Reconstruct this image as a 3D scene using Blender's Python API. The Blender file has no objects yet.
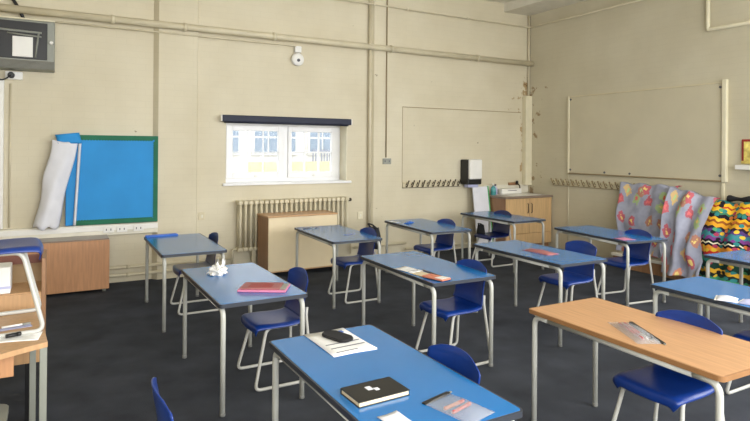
import bpy, bmesh, math, random
from mathutils import Vector, Matrix, noise
rnd = random.Random(7)
S = bpy.context.scene
COL = S.collection
PI = math.pi

# ------------------------------------------------------------------ materials
def lin(c):
    return tuple(((v/255)/12.92 if v/255 <= .04045 else ((v/255+.055)/1.055)**2.4) for v in c)

def mat(name, rgb, rough=.5, metal=0., var=.06, scale=6., bump=0., bscale=60., spec=.5, coat=0., stretch=None):
    m = bpy.data.materials.new(name); m.use_nodes = True
    nt = m.node_tree; N = nt.nodes; L = nt.links
    b = N['Principled BSDF']
    b.inputs['Roughness'].default_value = rough; b.inputs['Metallic'].default_value = metal
    b.inputs['Specular IOR Level'].default_value = spec
    b.inputs['Coat Weight'].default_value = coat
    tc = N.new('ShaderNodeTexCoord'); mp = N.new('ShaderNodeMapping'); L.new(tc.outputs['Object'], mp.inputs[0])
    if stretch: mp.inputs['Scale'].default_value = stretch
    nz = N.new('ShaderNodeTexNoise'); nz.inputs['Scale'].default_value = scale; nz.inputs['Detail'].default_value = 4
    L.new(mp.outputs[0], nz.inputs['Vector'])
    r = N.new('ShaderNodeValToRGB'); c = lin(rgb)
    r.color_ramp.elements[0].position = .3; r.color_ramp.elements[1].position = .7
    r.color_ramp.elements[0].color = (*[max(0, x*(1-var*1.6)) for x in c], 1)
    r.color_ramp.elements[1].color = (*[min(1, x*(1+var*1.6)) for x in c], 1)
    L.new(nz.outputs['Fac'], r.inputs[0]); L.new(r.outputs[0], b.inputs['Base Color'])
    if bump:
        n2 = N.new('ShaderNodeTexNoise'); n2.inputs['Scale'].default_value = bscale; n2.inputs['Detail'].default_value = 3
        L.new(mp.outputs[0], n2.inputs['Vector'])
        bp = N.new('ShaderNodeBump'); bp.inputs['Strength'].default_value = bump; bp.inputs['Distance'].default_value = .01
        L.new(n2.outputs['Fac'], bp.inputs['Height']); L.new(bp.outputs[0], b.inputs['Normal'])
    return m

def wall_mat(name, rgb, axes, stains=None):
    m = bpy.data.materials.new(name); m.use_nodes = True
    nt = m.node_tree; N = nt.nodes; L = nt.links; b = N['Principled BSDF']
    b.inputs['Roughness'].default_value = .55; b.inputs['Specular IOR Level'].default_value = .35
    tc = N.new('ShaderNodeTexCoord'); sp = N.new('ShaderNodeSeparateXYZ'); cb = N.new('ShaderNodeCombineXYZ')
    L.new(tc.outputs['Object'], sp.inputs[0]); L.new(sp.outputs[axes[0]], cb.inputs[0]); L.new(sp.outputs[axes[1]], cb.inputs[1])
    br = N.new('ShaderNodeTexBrick'); br.inputs['Scale'].default_value = 1.
    br.inputs['Brick Width'].default_value = .23; br.inputs['Row Height'].default_value = .078; br.inputs['Mortar Size'].default_value = .005
    br.inputs['Mortar Smooth'].default_value = .6
    c = lin(rgb)
    br.inputs['Color1'].default_value = (*c, 1); br.inputs['Color2'].default_value = (*[x*.985 for x in c], 1)
    br.inputs['Mortar'].default_value = (*[x*.96 for x in c], 1)
    L.new(cb.outputs[0], br.inputs['Vector'])
    nz = N.new('ShaderNodeTexNoise'); nz.inputs['Scale'].default_value = 1.3; nz.inputs['Detail'].default_value = 6
    L.new(tc.outputs['Object'], nz.inputs['Vector'])
    mx = N.new('ShaderNodeMix'); mx.data_type = 'RGBA'; mx.blend_type = 'MULTIPLY'
    rp = N.new('ShaderNodeValToRGB'); rp.color_ramp.elements[0].position = .3; rp.color_ramp.elements[1].position = .65
    rp.color_ramp.elements[0].color = (.9, .885, .85, 1); rp.color_ramp.elements[1].color = (1, 1, 1, 1)
    L.new(nz.outputs['Fac'], rp.inputs[0]); mx.inputs[0].default_value = 1
    L.new(br.outputs['Color'], mx.inputs[6]); L.new(rp.outputs[0], mx.inputs[7])
    out = mx.outputs[2]
    # small chips and scuffs everywhere
    sc = N.new('ShaderNodeTexNoise'); sc.inputs['Scale'].default_value = 5.5; sc.inputs['Detail'].default_value = 8; sc.inputs['Roughness'].default_value = .65
    L.new(tc.outputs['Object'], sc.inputs['Vector'])
    def masked(axis, lo, hi, thr, col, src, zlo=None, zhi=None):
        nonlocal out
        mr = N.new('ShaderNodeMapRange'); L.new(sp.outputs[axis], mr.inputs[0])
        mr.inputs[1].default_value = lo; mr.inputs[2].default_value = hi; mr.inputs[3].default_value = 0; mr.inputs[4].default_value = .24
        ad = N.new('ShaderNodeMath'); L.new(mr.outputs[0], ad.inputs[0]); L.new(src, ad.inputs[1])
        val = ad.outputs[0]
        if zlo is not None:
            for a_, b_ in ((zlo-.4, zlo), (zhi+.4, zhi)):
                m2 = N.new('ShaderNodeMapRange'); L.new(sp.outputs[2], m2.inputs[0])
                m2.inputs[1].default_value = a_; m2.inputs[2].default_value = b_; m2.inputs[3].default_value = .0; m2.inputs[4].default_value = 1.
                mu = N.new('ShaderNodeMath'); mu.operation = 'MULTIPLY'; L.new(val, mu.inputs[0]); L.new(m2.outputs[0], mu.inputs[1]); val = mu.outputs[0]
        m3 = N.new('ShaderNodeMapRange'); L.new(val, m3.inputs[0]); m3.inputs[1].default_value = thr; m3.inputs[2].default_value = thr+.035
        x2 = N.new('ShaderNodeMix'); x2.data_type = 'RGBA'; L.new(m3.outputs[0], x2.inputs[0]); L.new(out, x2.inputs[6])
        x2.inputs[7].default_value = (*lin(col), 1); out = x2.outputs[2]
    masked(0, -99, -98, .935, (120, 104, 78), sc.outputs['Fac'])
    for st in (stains or []): masked(*st[:5], sc.outputs['Fac'], *st[5:])
    L.new(out, b.inputs['Base Color'])
    bp = N.new('ShaderNodeBump'); bp.inputs['Strength'].default_value = .14; bp.inputs['Distance'].default_value = .003
    L.new(br.outputs['Fac'], bp.inputs['Height']); bp.invert = True
    L.new(bp.outputs[0], b.inputs['Normal'])
    return m

CREAM = (214, 205, 180)
M = {}
M['wall_b'] = wall_mat('cream_brick', CREAM, (0, 2), [(0, -.75, -.05, .73, (170, 146, 106), 1.2, 3.0), (0, -.5, .0, .785, (126, 96, 62), 1.4, 2.9)])
M['wall_r'] = wall_mat('cream_brick_side', (204, 196, 172), (1, 2), [(1, -.8, .0, .745, (150, 128, 96), .8, 2.8)])
M['cream'] = mat('cream_gloss_paint', (208, 197, 166), .4, var=.04)
M['pipe'] = mat('cream_painted_pipe', (206, 196, 168), .4, var=.06, scale=3)
M['board_paint'] = mat('cream_painted_board', (200, 191, 165), .45, var=.03, scale=2)
M['trim_cream'] = mat('cream_batten', (222, 214, 186), .4, var=.03)
M['white'] = mat('white_plastic', (232, 230, 224), .35, var=.02)
M['upvc'] = mat('white_window_frame', (236, 236, 236), .3, var=.02)
M['white_dirty'] = mat('off_white_trunking', (222, 217, 200), .4, var=.06, scale=4)
M['ceil'] = mat('ceiling_paint', (225, 220, 205), .8, var=.03)
M['carpet'] = mat('charcoal_carpet', (64, 67, 74), .95, var=.16, scale=3, bump=.5, bscale=220, spec=.15)
M['top_blue'] = mat('blue_laminate', (16, 112, 182), .2, var=.03, scale=2, spec=.8, coat=.1)
M['edge'] = mat('dark_slate_edge', (54, 58, 66), .4)
M['top_wood'] = mat('beech_laminate', (190, 145, 104), .35, var=.07, scale=4, stretch=(14, 1, 1))
M['edge_wood'] = mat('beech_edge', (150, 108, 68), .5)
M['leg'] = mat('light_grey_coated_steel', (190, 190, 182), .35, metal=.0, var=.03)
M['foot'] = mat('grey_plastic_foot', (120, 120, 116), .6)
M['chair'] = mat('royal_blue_plastic', (16, 52, 128), .32, var=.04, scale=30, bump=.06, bscale=400)
M['chair_dark'] = mat('navy_plastic', (22, 34, 88), .3, var=.05)
M['chair_grey'] = mat('graphite_plastic', (40, 41, 48), .3, var=.05)
M['tube'] = mat('grey_chair_tube', (186, 185, 178), .32, var=.03)
M['wood_or'] = mat('orange_beech_veneer', (190, 140, 100), .4, var=.08, scale=5, stretch=(9, 9, .8))
M['wood_dk'] = mat('brown_beech_veneer', (150, 112, 80), .45, var=.1, scale=5, stretch=(9, 9, .8))
M['wood_pale'] = mat('pale_beech_veneer', (192, 152, 110), .4, var=.07, scale=5, stretch=(9, 9, .8))
M['oak'] = mat('light_oak_door', (198, 164, 118), .42, var=.08, scale=5, stretch=(12, 12, .8))
M['cab_top'] = mat('grey_brown_cabinet_top', (134, 118, 104), .3, var=.08)
M['cab_pale'] = mat('pale_cream_panel', (222, 205, 170), .4, var=.05, scale=2)
M['tan'] = mat('tan_hardboard', (170, 142, 104), .6)
M['redbrown'] = mat('red_brown_strip', (120, 72, 58), .5)
M['board_blue'] = mat('bright_blue_backing_paper', (36, 140, 208), .7, var=.04, scale=3)
M['green'] = mat('dark_green_border', (18, 104, 74), .7)
M['paper'] = mat('white_paper', (232, 231, 228), .8, var=.03, scale=8, bump=.1, bscale=12)
M['paper_grey'] = mat('pale_grey_paper', (220, 220, 226), .75, var=.04, scale=5, bump=.15, bscale=14)
M['black'] = mat('black_plastic', (20, 20, 22), .4)
M['black_soft'] = mat('black_fabric', (22, 22, 26), .85, bump=.2)
M['navy'] = mat('navy_blind', (24, 30, 52), .6)
M['steel_grey'] = mat('grey_green_metal_casing', (140, 142, 132), .45, var=.05)
M['steel_dk'] = mat('grey_grille', (112, 110, 98), .5)
M['chrome'] = mat('chrome', (200, 200, 200), .15, metal=1)
M['darkmetal'] = mat('dark_bronze_metal', (70, 60, 44), .45, metal=.3)
M['hookcream'] = mat('painted_hook', (146, 128, 94), .5)
M['pink'] = mat('pink_plastic', (204, 124, 156), .4)
M['mauve'] = mat('mauve_brown_fabric', (160, 100, 100), .6)
M['red'] = mat('red_plastic', (196, 56, 48), .4)
M['orange'] = mat('orange_card', (204, 124, 98), .5)
M['teal'] = mat('teal_plastic', (70, 150, 150), .2)
M['greenedge'] = mat('bright_green_edge', (70, 170, 96), .5)
M['bluepl'] = mat('bright_blue_plastic', (24, 90, 180), .35)
M['ink'] = mat('dark_grey_print', (90, 90, 96), .8)
M['lilac'] = mat('pale_lilac_paper', (180, 182, 214), .7)
M['picture'] = mat('yellow_print', (236, 200, 110), .5, var=.3, scale=14)
M['redframe'] = mat('red_frame', (150, 40, 36), .5)
M['ext_wall'] = mat('pale_render', (206, 202, 192), .8)
M['ext_yellow'] = mat('yellow_brick', (206, 190, 138), .8, var=.1)
M['ext_glass'] = mat('grey_blue_glass', (112, 128, 142), .35)
M['ext_grey'] = mat('grey_fence', (120, 124, 134), .6)
M['asphalt'] = mat('asphalt', (120, 118, 112), .9)
M['soap'] = mat('blue_green_soap_bottle', (90, 160, 165), .15)
M['rackwhite'] = mat('white_painted_wood', (224, 220, 208), .5)

def clear(name, tint=(1, 1, 1), fac=.82, rough=.1, gl=(1, 1, 1)):
    m = bpy.data.materials.new(name); m.use_nodes = True
    nt = m.node_tree; N = nt.nodes; L = nt.links
    for n in list(N):
        if n.type != 'OUTPUT_MATERIAL': N.remove(n)
    o = [n for n in N if n.type == 'OUTPUT_MATERIAL'][0]
    t = N.new('ShaderNodeBsdfTransparent'); t.inputs[0].default_value = (*tint, 1)
    g = N.new('ShaderNodeBsdfPrincipled'); g.inputs['Base Color'].default_value = (*gl, 1); g.inputs['Roughness'].default_value = rough
    nz = N.new('ShaderNodeTexNoise'); nz.inputs['Scale'].default_value = 9
    mr = N.new('ShaderNodeMapRange'); L.new(nz.outputs['Fac'], mr.inputs[0])
    mr.inputs[3].default_value = 1-fac-.03; mr.inputs[4].default_value = 1-fac+.05
    x = N.new('ShaderNodeMixShader'); L.new(mr.outputs[0], x.inputs[0])
    L.new(t.outputs[0], x.inputs[1]); L.new(g.outputs[0], x.inputs[2]); L.new(x.outputs[0], o.inputs[0])
    return m
M['glass'] = clear('window_glass', fac=.94, rough=.05)
M['film'] = clear('clear_pouch_film', fac=.74, rough=.2, gl=(.55, .56, .58))

def uvmat(name):
    m = bpy.data.materials.new(name); m.use_nodes = True
    nt = m.node_tree; N = nt.nodes; L = nt.links; b = N['Principled BSDF']
    b.inputs['Roughness'].default_value = .8; b.inputs['Specular IOR Level'].default_value = .25
    uv = N.new('ShaderNodeUVMap'); uv.uv_map = 'UVMap'
    return m, N, L, b, uv

def ramp(N, stops, interp='CONSTANT'):
    r = N.new('ShaderNodeValToRGB'); cr = r.color_ramp; cr.interpolation = interp
    while len(cr.elements) < len(stops): cr.elements.new(.5)
    for e, (p_, c) in zip(cr.elements, stops): e.position = p_; e.color = (*lin(c), 1)
    return r

def mixrgb(N, L, f, a, b, blend='MIX'):
    x = N.new('ShaderNodeMix'); x.data_type = 'RGBA'; x.blend_type = blend
    for i, v in ((0, f), (6, a), (7, b)):
        if hasattr(v, 'links') or isinstance(v, bpy.types.NodeSocket): L.new(v, x.inputs[i])
        else: x.inputs[i].default_value = v if i == 0 else (*lin(v), 1)
    return x.outputs[2]

def mathn(N, L, op, a, b=None):
    n = N.new('ShaderNodeMath'); n.operation = op
    for i, v in enumerate((a, b)):
        if v is None: continue
        if isinstance(v, bpy.types.NodeSocket): L.new(v, n.inputs[i])
        else: n.inputs[i].default_value = v
    return n.outputs[0]

def lilac_print():
    m, N, L, b, uv = uvmat('lilac_grey_printed_cotton')
    v = N.new('ShaderNodeTexVoronoi'); v.voronoi_dimensions = '2D'; v.inputs['Scale'].default_value = 4.3; v.inputs['Randomness'].default_value = .75
    wn = N.new('ShaderNodeTexNoise'); wn.inputs['Scale'].default_value = 17; wn.inputs['Detail'].default_value = 4
    L.new(uv.outputs[0], wn.inputs['Vector']); L.new(uv.outputs[0], v.inputs['Vector'])
    d = mathn(N, L, 'ADD', v.outputs['Distance'], mathn(N, L, 'MULTIPLY', wn.outputs['Fac'], .62))
    blob = mathn(N, L, 'LESS_THAN', d, .61); inner = mathn(N, L, 'LESS_THAN', d, .42)
    sep = N.new('ShaderNodeSeparateColor'); L.new(v.outputs['Color'], sep.inputs[0])
    pal = ramp(N, [(0, (200, 104, 114)), (.22, (214, 142, 112)), (.42, (190, 100, 112)), (.58, (170, 192, 140)), (.72, (222, 190, 134)), (.86, (184, 130, 112))]); L.new(sep.outputs[0], pal.inputs[0])
    pal2 = ramp(N, [(0, (226, 120, 120)), (.3, (240, 214, 130)), (.55, (186, 214, 150)), (.8, (220, 110, 90))]); L.new(sep.outputs[1], pal2.inputs[0])
    n2 = N.new('ShaderNodeTexNoise'); n2.inputs['Scale'].default_value = 6; L.new(uv.outputs[0], n2.inputs['Vector'])
    base = ramp(N, [(.3, (142, 146, 164)), (.6, (168, 170, 188)), (.75, (156, 160, 182))], 'LINEAR'); L.new(n2.outputs['Fac'], base.inputs[0])
    c = mixrgb(N, L, blob, base.outputs[0], pal.outputs[0]); c = mixrgb(N, L, inner, c, pal2.outputs[0])
    L.new(c, b.inputs['Base Color']); return m

def folk_print():
    m, N, L, b, uv = uvmat('multicoloured_banded_cotton')
    sp = N.new('ShaderNodeSeparateXYZ'); L.new(uv.outputs[0], sp.inputs[0])
    u, v = sp.outputs[0], sp.outputs[1]
    tri = mathn(N, L, 'PINGPONG', mathn(N, L, 'MULTIPLY', u, 30), 1.)
    vv = mathn(N, L, 'ADD', v, mathn(N, L, 'MULTIPLY', tri, .02))
    cols = [(0, (40, 110, 110)), (.05, (228, 178, 40)), (.085, (176, 60, 40)), (.105, (236, 186, 50)), (.15, (60, 120, 90)), (.175, (24, 20, 34)), (.215, (232, 172, 40)),
            (.25, (150, 84, 34)), (.275, (224, 160, 44)), (.32, (40, 26, 46)), (.35, (84, 60, 120)), (.39, (60, 130, 140)), (.43, (120, 60, 130)), (.47, (24, 24, 36)),
            (.50, (226, 220, 190)), (.515, (24, 24, 36)), (.54, (230, 150, 50)), (.6, (190, 50, 40)), (.64, (40, 130, 90)), (.72, (22, 60, 50)), (.8, (228, 176, 50)), (.85, (24, 40, 40)), (.9, (60, 150, 110))]
    r = ramp(N, cols); L.new(vv, r.inputs[0])
    vo = N.new('ShaderNodeTexVoronoi'); vo.voronoi_dimensions = '2D'; vo.inputs['Scale'].default_value = 20; L.new(uv.outputs[0], vo.inputs['Vector'])
    sep = N.new('ShaderNodeSeparateColor'); L.new(vo.outputs['Color'], sep.inputs[0])
    p2 = ramp(N, [(0, (228, 190, 60)), (.2, (170, 60, 90)), (.35, (50, 130, 130)), (.55, (28, 24, 34)), (.75, (214, 120, 60)), (.9, (80, 160, 110))]); L.new(sep.outputs[0], p2.inputs[0])
    f = mathn(N, L, 'MULTIPLY', mathn(N, L, 'LESS_THAN', vo.outputs['Distance'], .42), mathn(N, L, 'GREATER_THAN', sep.outputs[1], .45))
    L.new(mixrgb(N, L, f, r.outputs[0], p2.outputs[0]), b.inputs['Base Color']); return m
M['lilac_print'] = lilac_print(); M['folk'] = folk_print()

# ------------------------------------------------------------------ mesh builder
class MB:
    def __init__(s): s.bm = bmesh.new(); s.sm = set()
    def box(s, x0, x1, y0, y1, z0, z1, bev=0., seg=1, rz=0., piv=None):
        r = bmesh.ops.create_cube(s.bm, size=1.)
        vs = r['verts']
        for v in vs:
            v.co = Vector(((x0+x1)/2+v.co.x*(x1-x0), (y0+y1)/2+v.co.y*(y1-y0), (z0+z1)/2+v.co.z*(z1-z0)))
        if rz:
            c = Vector(piv or ((x0+x1)/2, (y0+y1)/2, 0)); bmesh.ops.rotate(s.bm, verts=vs, cent=c, matrix=Matrix.Rotation(rz, 3, 'Z'))
        if bev:
            es = list({e for v in vs for e in v.link_edges})
            bmesh.ops.bevel(s.bm, geom=es, offset=bev, segments=seg, profile=.5, affect='EDGES')
        return s
    def obox(s, c, half, rot, bev=0.):
        r = bmesh.ops.create_cube(s.bm, size=2.)
        vs = r['verts']
        for v in vs: v.co = Vector(c) + rot @ Vector((v.co.x*half[0], v.co.y*half[1], v.co.z*half[2]))
        if bev: bmesh.ops.bevel(s.bm, geom=list({e for v in vs for e in v.link_edges}), offset=bev, segments=2, profile=.5, affect='EDGES')
        return s
    def tube(s, pts, r, seg=10, fil=0., cap=True):
        P = [Vector(p) for p in pts]
        if fil: P = fillet(P, fil)
        n = len(P); T = []
        for i in range(n):
            a = P[max(0, i-1)]; b = P[min(n-1, i+1)]; T.append((b-a).normalized())
        up = Vector((0, 0, 1)) if abs(T[0].z) < .9 else Vector((1, 0, 0))
        X = T[0].cross(up).normalized(); rings = []
        for i in range(n):
            X = (X - T[i]*X.dot(T[i])).normalized(); Y = T[i].cross(X)
            k = 1.
            if 0 < i < n-1:
                ang = (P[i]-P[i-1]).angle(P[i+1]-P[i], 0.)
                k = 1/max(.5, math.cos(ang/2))
            rr = r[i] if isinstance(r, (list, tuple)) else r
            rings.append([s.bm.verts.new(P[i]+(X*math.cos(2*PI*j/seg)+Y*math.sin(2*PI*j/seg))*rr) for j in range(seg)])
        for a, b in zip(rings, rings[1:]):
            for j in range(seg):
                f = s.bm.faces.new((a[j], a[(j+1) % seg], b[(j+1) % seg], b[j])); s.sm.add(f)
        if cap: s.bm.faces.new(rings[0][::-1]); s.bm.faces.new(rings[-1])
        return s
    def lathe(s, prof, c=(0, 0, 0), axis='z', seg=24):
        c = Vector(c); rings = []
        for (r, h) in prof:
            ring = []
            for j in range(seg):
                a = 2*PI*j/seg; p = (r*math.cos(a), r*math.sin(a), h)
                if axis == 'y': p = (p[0], h, p[1])
                if axis == 'x': p = (h, p[0], p[1])
                ring.append(s.bm.verts.new(c+Vector(p)))
            rings.append(ring)
        for a, b in zip(rings, rings[1:]):
            for j in range(seg):
                f = s.bm.faces.new((a[j], a[(j+1) % seg], b[(j+1) % seg], b[j])); s.sm.add(f)
        s.bm.faces.new(rings[0][::-1]); s.bm.faces.new(rings[-1])
        return s
    def prism(s, poly, z0, z1, bev=0.):
        a = [s.bm.verts.new((x, y, z0)) for x, y in poly]; b = [s.bm.verts.new((x, y, z1)) for x, y in poly]
        n = len(poly); s.bm.faces.new(a[::-1]); t = s.bm.faces.new(b)
        for i in range(n): s.bm.faces.new((a[i], a[(i+1) % n], b[(i+1) % n], b[i]))
        if bev: bmesh.ops.bevel(s.bm, geom=list(t.edges), offset=bev, segments=2, profile=.5, affect='EDGES')
        return s
    def ring(s, outer, inner, z0, z1):
        n = len(outer); V = lambda p, z: s.bm.verts.new((p[0], p[1], z))
        a = [V(p, z0) for p in outer]; b = [V(p, z1) for p in outer]; c = [V(p, z0) for p in inner]; d = [V(p, z1) for p in inner]
        for i in range(n):
            j = (i+1) % n
            for q in ((a[i], a[j], b[j], b[i]), (b[i], b[j], d[j], d[i]), (d[i], d[j], c[j], c[i]), (c[i], c[j], a[j], a[i])): s.bm.faces.new(q)
        return s
    def sheet(s, P, th, uv=True, wrap=False):
        """P: rows of points; a sheet of thickness th (offset along -normal)."""
        R, C = len(P), len(P[0]); N = [[None]*C for _ in range(R)]
        for i in range(R):
            for j in range(C):
                du = P[i][min(C-1, j+1)]-P[i][max(0, j-1)]; dv = P[min(R-1, i+1)][j]-P[max(0, i-1)][j]
                n = du.cross(dv); N[i][j] = n.normalized() if n.length > 1e-9 else Vector((0, 0, 1))
        lay0 = s.bm.loops.layers.uv.new('UVMap') if uv and not s.bm.loops.layers.uv else None
        A = [[s.bm.verts.new(p) for p in row] for row in P]
        B = [[s.bm.verts.new(P[i][j]-N[i][j]*th) for j in range(C)] for i in range(R)]
        lay = (s.bm.loops.layers.uv.get('UVMap') or s.bm.loops.layers.uv.new('UVMap')) if uv else None
        def face(vs, uvs):
            f = s.bm.faces.new(vs); s.sm.add(f)
            if lay:
                for l, t in zip(f.loops, uvs): l[lay].uv = t
        for i in range(R-1):
            for j in range(C-1):
                U = [(j/(C-1), i/(R-1)), ((j+1)/(C-1), i/(R-1)), ((j+1)/(C-1), (i+1)/(R-1)), (j/(C-1), (i+1)/(R-1))]
                face((A[i][j], A[i][j+1], A[i+1][j+1], A[i+1][j]), U)
                face((B[i][j], B[i+1][j], B[i+1][j+1], B[i][j+1]), (U[0], U[3], U[2], U[1]))
        for j in range(C-1):
            for i in (0, R-1):
                q = (A[i][j], B[i][j], B[i][j+1], A[i][j+1]); face(q if i == 0 else q[::-1], [(j/(C-1), i/(R-1))]*4)
        for i in range(R-1):
            for j in (0, C-1):
                q = (A[i][j], A[i+1][j], B[i+1][j], B[i][j]); face(q if j == 0 else q[::-1], [(j/(C-1), i/(R-1))]*4)
        return s
    def build(s, name, m, parent=None):
        me = bpy.data.meshes.new(name)
        for f in s.bm.faces: f.smooth = f in s.sm
        bmesh.ops.recalc_face_normals(s.bm, faces=s.bm.faces[:])
        s.bm.to_mesh(me); s.bm.free(); me.materials.append(M[m] if isinstance(m, str) else m)
        o = bpy.data.objects.new(name, me); COL.objects.link(o)
        if parent: o.parent = parent
        return o

def fillet(P, r, n=6):
    out = [P[0]]
    for i in range(1, len(P)-1):
        a, b, c = P[i-1], P[i], P[i+1]
        d1 = (a-b); d2 = (c-b); rr = min(r, d1.length*.48, d2.length*.48)
        p0 = b+d1.normalized()*rr; p2 = b+d2.normalized()*rr
        for k in range(n+1):
            t = k/n; out.append(p0*(1-t)**2+b*2*t*(1-t)+p2*t*t)
    out.append(P[-1]); return out

def rrect(x0, x1, y0, y1, r, n=5):
    pts = []
    for cx, cy, a0 in ((x1-r, y1-r, 0), (x0+r, y1-r, 90), (x0+r, y0+r, 180), (x1-r, y0+r, 270)):
        for k in range(n+1):
            a = math.radians(a0+90*k/n); pts.append((cx+r*math.cos(a), cy+r*math.sin(a)))
    return pts

def tag(o, label=None, cat=None, group=None, kind=None):
    if label: o['label'] = label
    if cat: o['category'] = cat
    if group: o['group'] = group
    if kind: o['kind'] = kind
    return o
def thing(name, label, cat, loc=(0, 0, 0), rz=0., group=None):
    o = bpy.data.objects.new(name, None); COL.objects.link(o); o.empty_display_size = .1
    o.location = loc; o.rotation_euler = (0, 0, rz)
    return tag(o, label, cat, group)
def struct(name, mb, m, label=None): return tag(mb.build(name, m), label or name.replace('_', ' '), None, None, 'structure')
def copy_tree(o, parent=None):
    c = o.copy(); COL.objects.link(c); c.parent = parent
    for ch in list(o.children): copy_tree(ch, c)
    return c

# ------------------------------------------------------------------ room shell
XL, YR, ZC = -9.4, -9.4, 4.28
struct('floor', MB().box(XL-.3, .3, YR-.3, .3, -.1, 0), 'carpet', 'charcoal grey carpet floor')
struct('ceiling', MB().box(XL-.3, .3, YR-.3, .35, ZC, ZC+.1), 'ceil', 'pale painted ceiling')
wx0, wx1, wz0, wz1 = -5.525, -3.69, 1.19, 2.055
struct('wall_back', MB().box(XL-.3, wx0, 0, .35, 0, ZC).box(wx1, .3, 0, .35, 0, ZC).box(wx0, wx1, 0, .35, 0, wz0).box(wx0, wx1, 0, .35, wz1, ZC), 'wall_b', 'cream painted brick back wall')
struct('wall_right', MB().box(0, .3, -4.9, 0, 0, ZC).box(0, .3, YR, -8.9, 0, ZC).box(0, .3, -8.9, -4.9, 0, .95).box(0, .3, -8.9, -4.9, 3.4, ZC), 'wall_r', 'cream painted right wall')
struct('wall_left', MB().box(XL-.3, XL, YR, 0, 0, ZC), 'wall_r', 'cream painted left wall')
struct('wall_rear', MB().box(XL, -8.9, YR-.3, YR, 0, ZC).box(-1., 0, YR-.3, YR, 0, ZC).box(-8.9, -1., YR-.3, YR, 0, .95).box(-8.9, -1., YR-.3, YR, 3.5, ZC).box(-5.2, -4.8, YR-.3, YR, .95, 3.5), 'wall_b', 'cream painted rear wall')
# chamfered pilasters on the back wall
def pil(n, x0, x1, lab):
    d = .07
    struct('trim_%d' % n, MB().prism([(x0-.055, 0), (x0, -d), (x1, -d), (x1+.02, 0)][::-1], 0, ZC), 'wall_b', lab)
pil(1, -6.405, -5.925, 'cream brick pilaster left of the window')
pil(2, -3.27, -2.755, 'cream brick pilaster right of the window')
struct('trim_3', MB().box(-.60, 0, YR, 0, 4.13, ZC), 'ceil', 'boxed-in ceiling soffit along the right wall')
struct('trim_4', MB().box(-.15, 0, -.10, 0, 1.045, 2.66, .006), 'trim_cream', 'cream boxed-in pipe casing in the wall corner')

# main window
win = tag(bpy.data.objects.new('window_1', None), 'white double casement window with glazing bars', None, None, 'structure'); COL.objects.link(win)
win.location = (0, 0, 0)
fy0, fy1 = .235, .30
MB().box(wx0, wx1, fy0, fy1, wz0, wz0+.06, .004).box(wx0, wx1, fy0, fy1, wz1-.06, wz1, .004).box(wx0, wx0+.06, fy0, fy1, wz0+.06, wz1-.06).box(wx1-.045, wx1, fy0, fy1, wz0+.06, wz1-.06).box(-4.61, -4.555, fy0, fy1, wz0+.06, wz1-.06).build('window_frame', 'upvc', win)
def sash(x0, x1, g0, g1, vb, bw):
    z0, z1 = wz0+.055, wz1-.05; gz0, gz1 = 1.335, 1.925
    f = MB().box(x0, g0, .215, .27, z0, z1, .006).box(g1, x1, .215, .27, z0, z1, .006).box(g0, g1, .215, .27, z0, gz0, .006).box(g0, g1, .215, .27, gz1, z1, .006).build('sash', 'upvc', win)
    MB().box(g0, g1, .25, .256, gz0, gz1).build('pane', 'glass', f)
    b = MB()
    for x in vb: b.box(x-bw, x+bw, .238, .265, gz0, gz1)
    b.box(g0, g1, .24, .263, 1.62-bw, 1.62+bw); b.build('glazing_bar', 'upvc', f)
    MB().box((x0+x1)/2-.02, (x0+x1)/2+.02, .20, .216, z0+.02, z0+.045, .004).build('handle', 'white', f)
sash(-5.465, -4.612, -5.372, -4.705, (-5.15, -4.922), .007)
sash(-4.553, -3.735, -4.495, -3.85, (-4.28, -4.05), .012)
struct('trim_5', MB().box(-5.57, -3.63, -.045, .236, 1.165, 1.2, .006), 'upvc', 'white window sill board')
bl = thing('roller_blind', 'rolled-up navy roller blind in a long cassette above the white window', 'blind', (-4.635, -.06, 2.08))
MB().box(-.965, .965, -.05, .058, -.045, .045, .012, 2).build('cassette', 'navy', bl)
MB().tube([(-.93, .0, -.045), (.93, .0, -.045)], .018).build('fabric_roll', 'navy', bl)
for s in (-1, 1): MB().box(s*.973-.007, s*.973+.007, -.045, .058, -.042, .045, .003).build('end_bracket', 'white', bl)

struct('trim_6', MB().box(wx1-.01, wx1, -.002, .234, wz0+.01, wz1), 'trim_cream', 'right jamb lining of the window recess, paler to show window light')  # added lining; its paler colour imitates daylight falling on the reveal
# world outside the window
tag(MB().box(-16, 8, .4, 26, -.25, -.12).build('ground_outside', 'asphalt'), 'asphalt yard outside', None, None, 'structure')
bd = thing('building', 'pale building with grey windows seen through the white window', 'building', (2, 14, -.12))
w = MB().box(-14, 12, .3, 3, 0, 7).build('wall', 'ext_wall', bd)
for k in range(9):
    x = -12.2+k*2.35
    f = MB().box(x, x+1.9, .22, .32, 1.5, 3.6)
    f.build('window', 'ext_wall', bd)
    g = MB()
    for i in range(3):
        for j in range(3): g.box(x+.1+i*.59, x+.1+i*.59+.52, .2, .24, 1.58+j*.67, 1.58+j*.67+.6)
    g.build('pane', 'ext_glass', bd)
yw = MB().box(-1.9, 14, 10.9, 11.1, -.12, 1.2); tag(yw.build('yard_wall', 'ext_yellow'), 'low yellow brick yard wall outside the window', 'wall')
fb = MB()
for k in range(90): fb.box(.4+k*.11, .44+k*.11, 10.98, 11.02, 1.2, 1.65)
fb.box(.4, 10.2, 10.97, 11.03, 1.55, 1.6); tag(fb.build('railing', 'ext_grey'), 'grey picket railing on top of the yellow yard wall', 'railing')

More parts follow.
